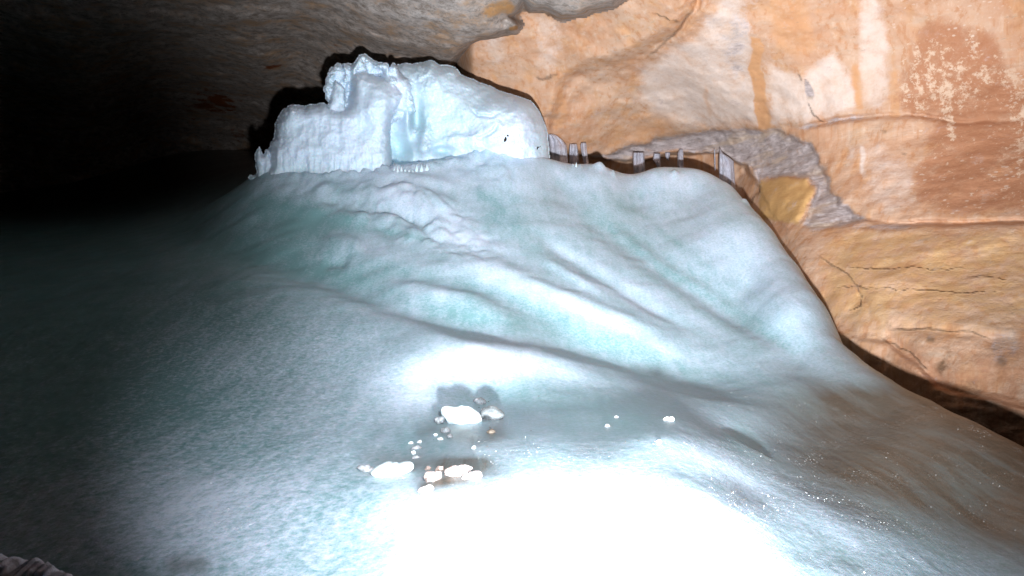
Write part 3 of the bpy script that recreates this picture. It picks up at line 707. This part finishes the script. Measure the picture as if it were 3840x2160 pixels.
lump_obj('ice_boulder', [(1655,1527),(1672,1518),(1700,1526),(1740,1520),(1775,1528),(1795,1545),(1803,1580),(1790,1598),(1755,1608),(1715,1606),(1690,1590),(1672,1572)], None, 60,
         'large rounded white boulder of ice sitting in the dirty hollow', 'ice boulder', M_chunk, LG, 1, rough=.10)
lump_obj('ice_slab', [(1386,1775),(1410,1750),(1430,1740),(1470,1736),(1495,1738),(1520,1731),(1545,1733),(1554,1750),(1548,1762),(1520,1775),(1490,1794),(1465,1799),(1425,1794),(1400,1784)], None, 34,
         'long flat bright white slab of ice lying left of the dirty hollow', 'ice slab', M_chunk, LG, 2, rough=.02, flat=.4)
small = [
 (1800,1508,24,15,'pale grey dome of ice just behind the large white boulder',M_gchunk),
 (1842,1555,48,34,'dark wedge of ice touching the right side of the large boulder',M_dark),
 (1822,1561,20,11,'small pale cap of ice lying on the dark wedge',M_gchunk),
 (1844,1618,17,13,'brown pebble on the frozen puddle right of the large boulder',M_brown),
 (1777,1678,9,8,'single white pebble alone on the frozen puddle below the boulder',M_chunk),
 (1648,1578,18,22,'upright pale shard leaning at the left foot of the large boulder',M_gchunk),
 (1672,1615,22,14,'frosty lump directly below the large boulder',M_gchunk),
 (1634,1631,9,6,'tiny white lump left of the frosty one below the boulder',M_chunk),
 (1652,1647,14,7,'flat white lump under the frosty one below the boulder',M_chunk),
 (1687,1636,12,9,'grey white lump right under the frosty one below the boulder',M_gchunk),
 (1541,1661,10,5,'small white chip furthest left in the line of chips above the bright slab',M_chunk),
 (1573,1657,11,6,'small pinkish white chip in the middle between slab and boulder',M_chunk),
 (1560,1680,18,11,'rounded frosty lump above the right end of the bright slab',M_gchunk),
 (1550,1697,8,9,'white nugget touching the frosty lump above the bright slab',M_chunk),
 (1562,1714,15,8,'crumbly grey lump nearest to the right end of the bright slab',M_gchunk),
 (1375,1758,34,16,'blurred frosty mound just left of the bright slab',M_gchunk),
 (2277,1598,11,9,'grey translucent round of ice on the smooth ice right of the hollow',M_gchunk),
 (2310,1563,10,5,'ragged grey flake above the translucent round',M_gchunk),
 (2471,1656,13,9,'round white stone of ice, lower of the two bright ones on the right',M_chunk),
]
for i, (x, y, rx, ry, lab, mt) in enumerate(small):
    lump_obj('ice_lump', blob(x, y, rx, ry*.85, i+10, 7, 0, .25), None, min(rx, ry)*1.1, lab, 'ice lump' if mt is not M_brown else 'pebble', mt, LG, i+10, rough=.07)
lump_obj('ice_lump', [(2486,1573),(2492,1567),(2510,1565),(2526,1565),(2530,1572),(2528,1577),(2510,1581),(2500,1579),(2488,1580)], None, 8, 'elongated white flake of ice, upper of the two bright ones on the right', 'ice lump', M_chunk, LG, 50, rough=.03)
# crumbled snow bank along the front rim of the hollow
for i, (x, y, rx, ry, lab) in enumerate(((1720,1770,46,22,'broad white crumbled bank of snow in the middle of the front rim of the hollow'),(1620,1790,34,24,'crumbly pink and white snow clod left of the broad bank'),
        (1775,1785,38,18,'pinkish snow clod at the right end of the front rim'),(1600,1835,36,18,'lowest dirty snow clod on the front rim of the hollow'),(1607,1757,12,9,'small white knob on top of the crumbly pink clod'),(1648,1758,16,11,'second white knob beside the broad snow bank'))):
    o = lump_obj('snow_clod', blob(x, y, rx, ry, i+70, 12, -.25), None, ry*.7, lab, 'snow clod', M_clod, 'snow clods on the front rim of the hollow', i+70, rough=.16)

# spikes where drips land
for i, (x, yb, h, w, lab) in enumerate(((1478,640,22,5,'first tiny ice spike right of the slab corner'),(1490,642,24,5,'sharp thin ice spike second from the slab corner'),(1505,641,18,6,'blunt ice spike third from the slab corner'),
        (1520,643,14,6,'lowest stub among the ice spikes in front of the dark cavity'),(1535,644,16,5,'small ice spike in the middle of the row at the dark cavity'),(1563,641,30,7,'tall pointed ice spike, first of the taller right hand ones'),
        (1580,640,26,8,'rounded ice spike right of the tall pointed one'),(1600,636,34,9,'broadest ice spike at the right end of the row'),(1548,645,12,5,'smallest ice spike left of the tall pointed one'),
        (2150,628,13,4,'left small white spike on the crest before the ice columns'),(2162,629,24,5,'tallest white spike on the crest before the ice columns'),(2180,632,15,5,'right small white spike on the crest before the ice columns'))):
    g_ = ground(x, yb) if x < 2000 else P(x, yb, 15.35)
    Y = g_[1]; n, m = 14, 14; vs = []
    for a in range(n+1):
        t = a/n; rr = w*(1-t**1.6)*(1+.12*math.sin(5*t+i)) + .3
        for b in range(m):
            an = 2*math.pi*b/m
            vs.append((( x+rr*math.cos(an)*(1+.1*math.sin(3*an+i)) + math.sin(t*2+i)*1.2 -1920)/F*Y, Y + rr/F*Y*math.sin(an), (1080-(yb+6-(h*(.6+.35*math.sin(i*2.3)**2)+6)*t))/F*Y))
    fs = [(a*m+b, a*m+(b+1) % m, (a+1)*m+(b+1) % m, (a+1)*m+b) for a in range(n) for b in range(m)]
    tag(mesh_obj('ice_spike', vs, fs, M_form, attrs={'frost': [.3]*len(vs), 'dirt_shade': [0]*len(vs), 'rock': [0]*len(vs)}), lab, 'ice spike', 'small ice spikes')

# heap of dirty snow in the near left corner
hx, hy = np.meshgrid(np.linspace(-700, 420, 150), np.linspace(0, 1, 90))
top = np.interp(hx[0], [-700,-200,0,40,90,150,190,240,300,420], [1990,2050,2080,2090,2096,2110,2126,2148,2185,2290])
top = top + 5*np.sin(hx[0]/11) + 4*np.sin(hx[0]/4.3+1)
Yh = 2.55 + hy*1.0
Yc = 3.0
prof = np.sqrt(np.clip(1-((Yh-Yc)/.46)**2, 0, 1))
zt = (1080-top[None, :])/F*Yc
zh = zt - (1-prof)*1.1 - np.maximum(Yh-Yc, 0)*.6
xh = (hx-1920)/F*Yc
zh = zh + .02*fbm(xh*8, Yh*8, 0*xh, 4, .6)
heap = mesh_obj('snow_heap', np.stack([xh, Yh, zh], -1).reshape(-1, 3), gridfaces(90, 150), M_snow)
tag(heap, 'low grainy grey heap of old snow in the near left corner', 'snow heap')

# scattered dark grit frozen into the ice
vs, fs = [], []
for k in range(46):
    if k < 24: a, b, s_ = random.gauss(2765, 22), random.gauss(1860, 28), random.uniform(1.2, 3.2)
    else: a, b, s_ = random.uniform(1450, 2500), random.uniform(1480, 1700), random.uniform(1.0, 2.6)
    p = ground(a, b); Y = p[1]; w = s_/F*Y; n0 = len(vs); an = random.uniform(0, 3.14)
    for dx, dy, dzz in ((1.6,0,0),(0,.8,0),(-1.6,0,0),(0,-.8,0),(0,0,.7),(0,0,-.6)):
        vs.append((p[0]+w*(dx*math.cos(an)-dy*math.sin(an)), Y+w*(dx*math.sin(an)+dy*math.cos(an)), p[2]+w*dzz+w*.3))
    for t in ((0,1,4),(1,2,4),(2,3,4),(3,0,4),(1,0,5),(2,1,5),(3,2,5),(0,3,5)): fs.append(tuple(n0+q for q in t))
tag(mesh_obj('grit', vs, fs, M_grit, smooth=False), 'dark specks of grit scattered on the ice', 'grit', kind='stuff')

# ------------------------------------------------------------------ light: hand lamp below the camera, plus an added foreground fill
L = bpy.data.lights.new('cave_lamp', 'SPOT')
L.energy = 16300; L.color = (.91, .96, 1.0); L.shadow_soft_size = .10
L.spot_size = math.radians(81); L.spot_blend = 1.0
lo = bpy.data.objects.new('cave_lamp', L); col.objects.link(lo)
import mathutils
lo.location = (.28, .05, -1.0)
aim = mathutils.Vector(P(2520, 150, 15)) - lo.location
lo.rotation_euler = aim.to_track_quat('-Z', 'Y').to_euler()

L2 = bpy.data.lights.new('foreground_fill', 'SPOT'); L2.energy = 2700; L2.color = (.93, .96, 1.0); L2.shadow_soft_size = .12  # added fill with no visible source, brightens the dark hollow
L2.spot_size = math.radians(58); L2.spot_blend = 1.0
l2 = bpy.data.objects.new('foreground_fill', L2); col.objects.link(l2); l2.location = (.35, .1, .45)
l2.rotation_euler = (mathutils.Vector(P(1830, 1650, 5)) - l2.location).to_track_quat('-Z', 'Y').to_euler()
w = bpy.data.worlds.new('World'); scene.world = w; w.use_nodes = True
bg = w.node_tree.nodes['Background']; bg.inputs[0].default_value = (.5, .55, .6, 1); bg.inputs[1].default_value = .001

cam = bpy.data.cameras.new('camera'); co = bpy.data.objects.new('camera', cam); col.objects.link(co)
cam.sensor_width = 36; cam.lens = 24; cam.clip_end = 200; cam.clip_start = .05
co.location = (0, 0, 0); co.rotation_euler = (math.radians(90), 0, 0)
scene.camera = co
scene.view_settings.view_transform = 'Standard'; scene.view_settings.look = 'None'
scene.view_settings.exposure = 0; scene.view_settings.gamma = 1
scene.cycles.use_adaptive_sampling = True
scene.cycles.sample_clamp_indirect = 4
scene.cycles.diffuse_bounces = 2
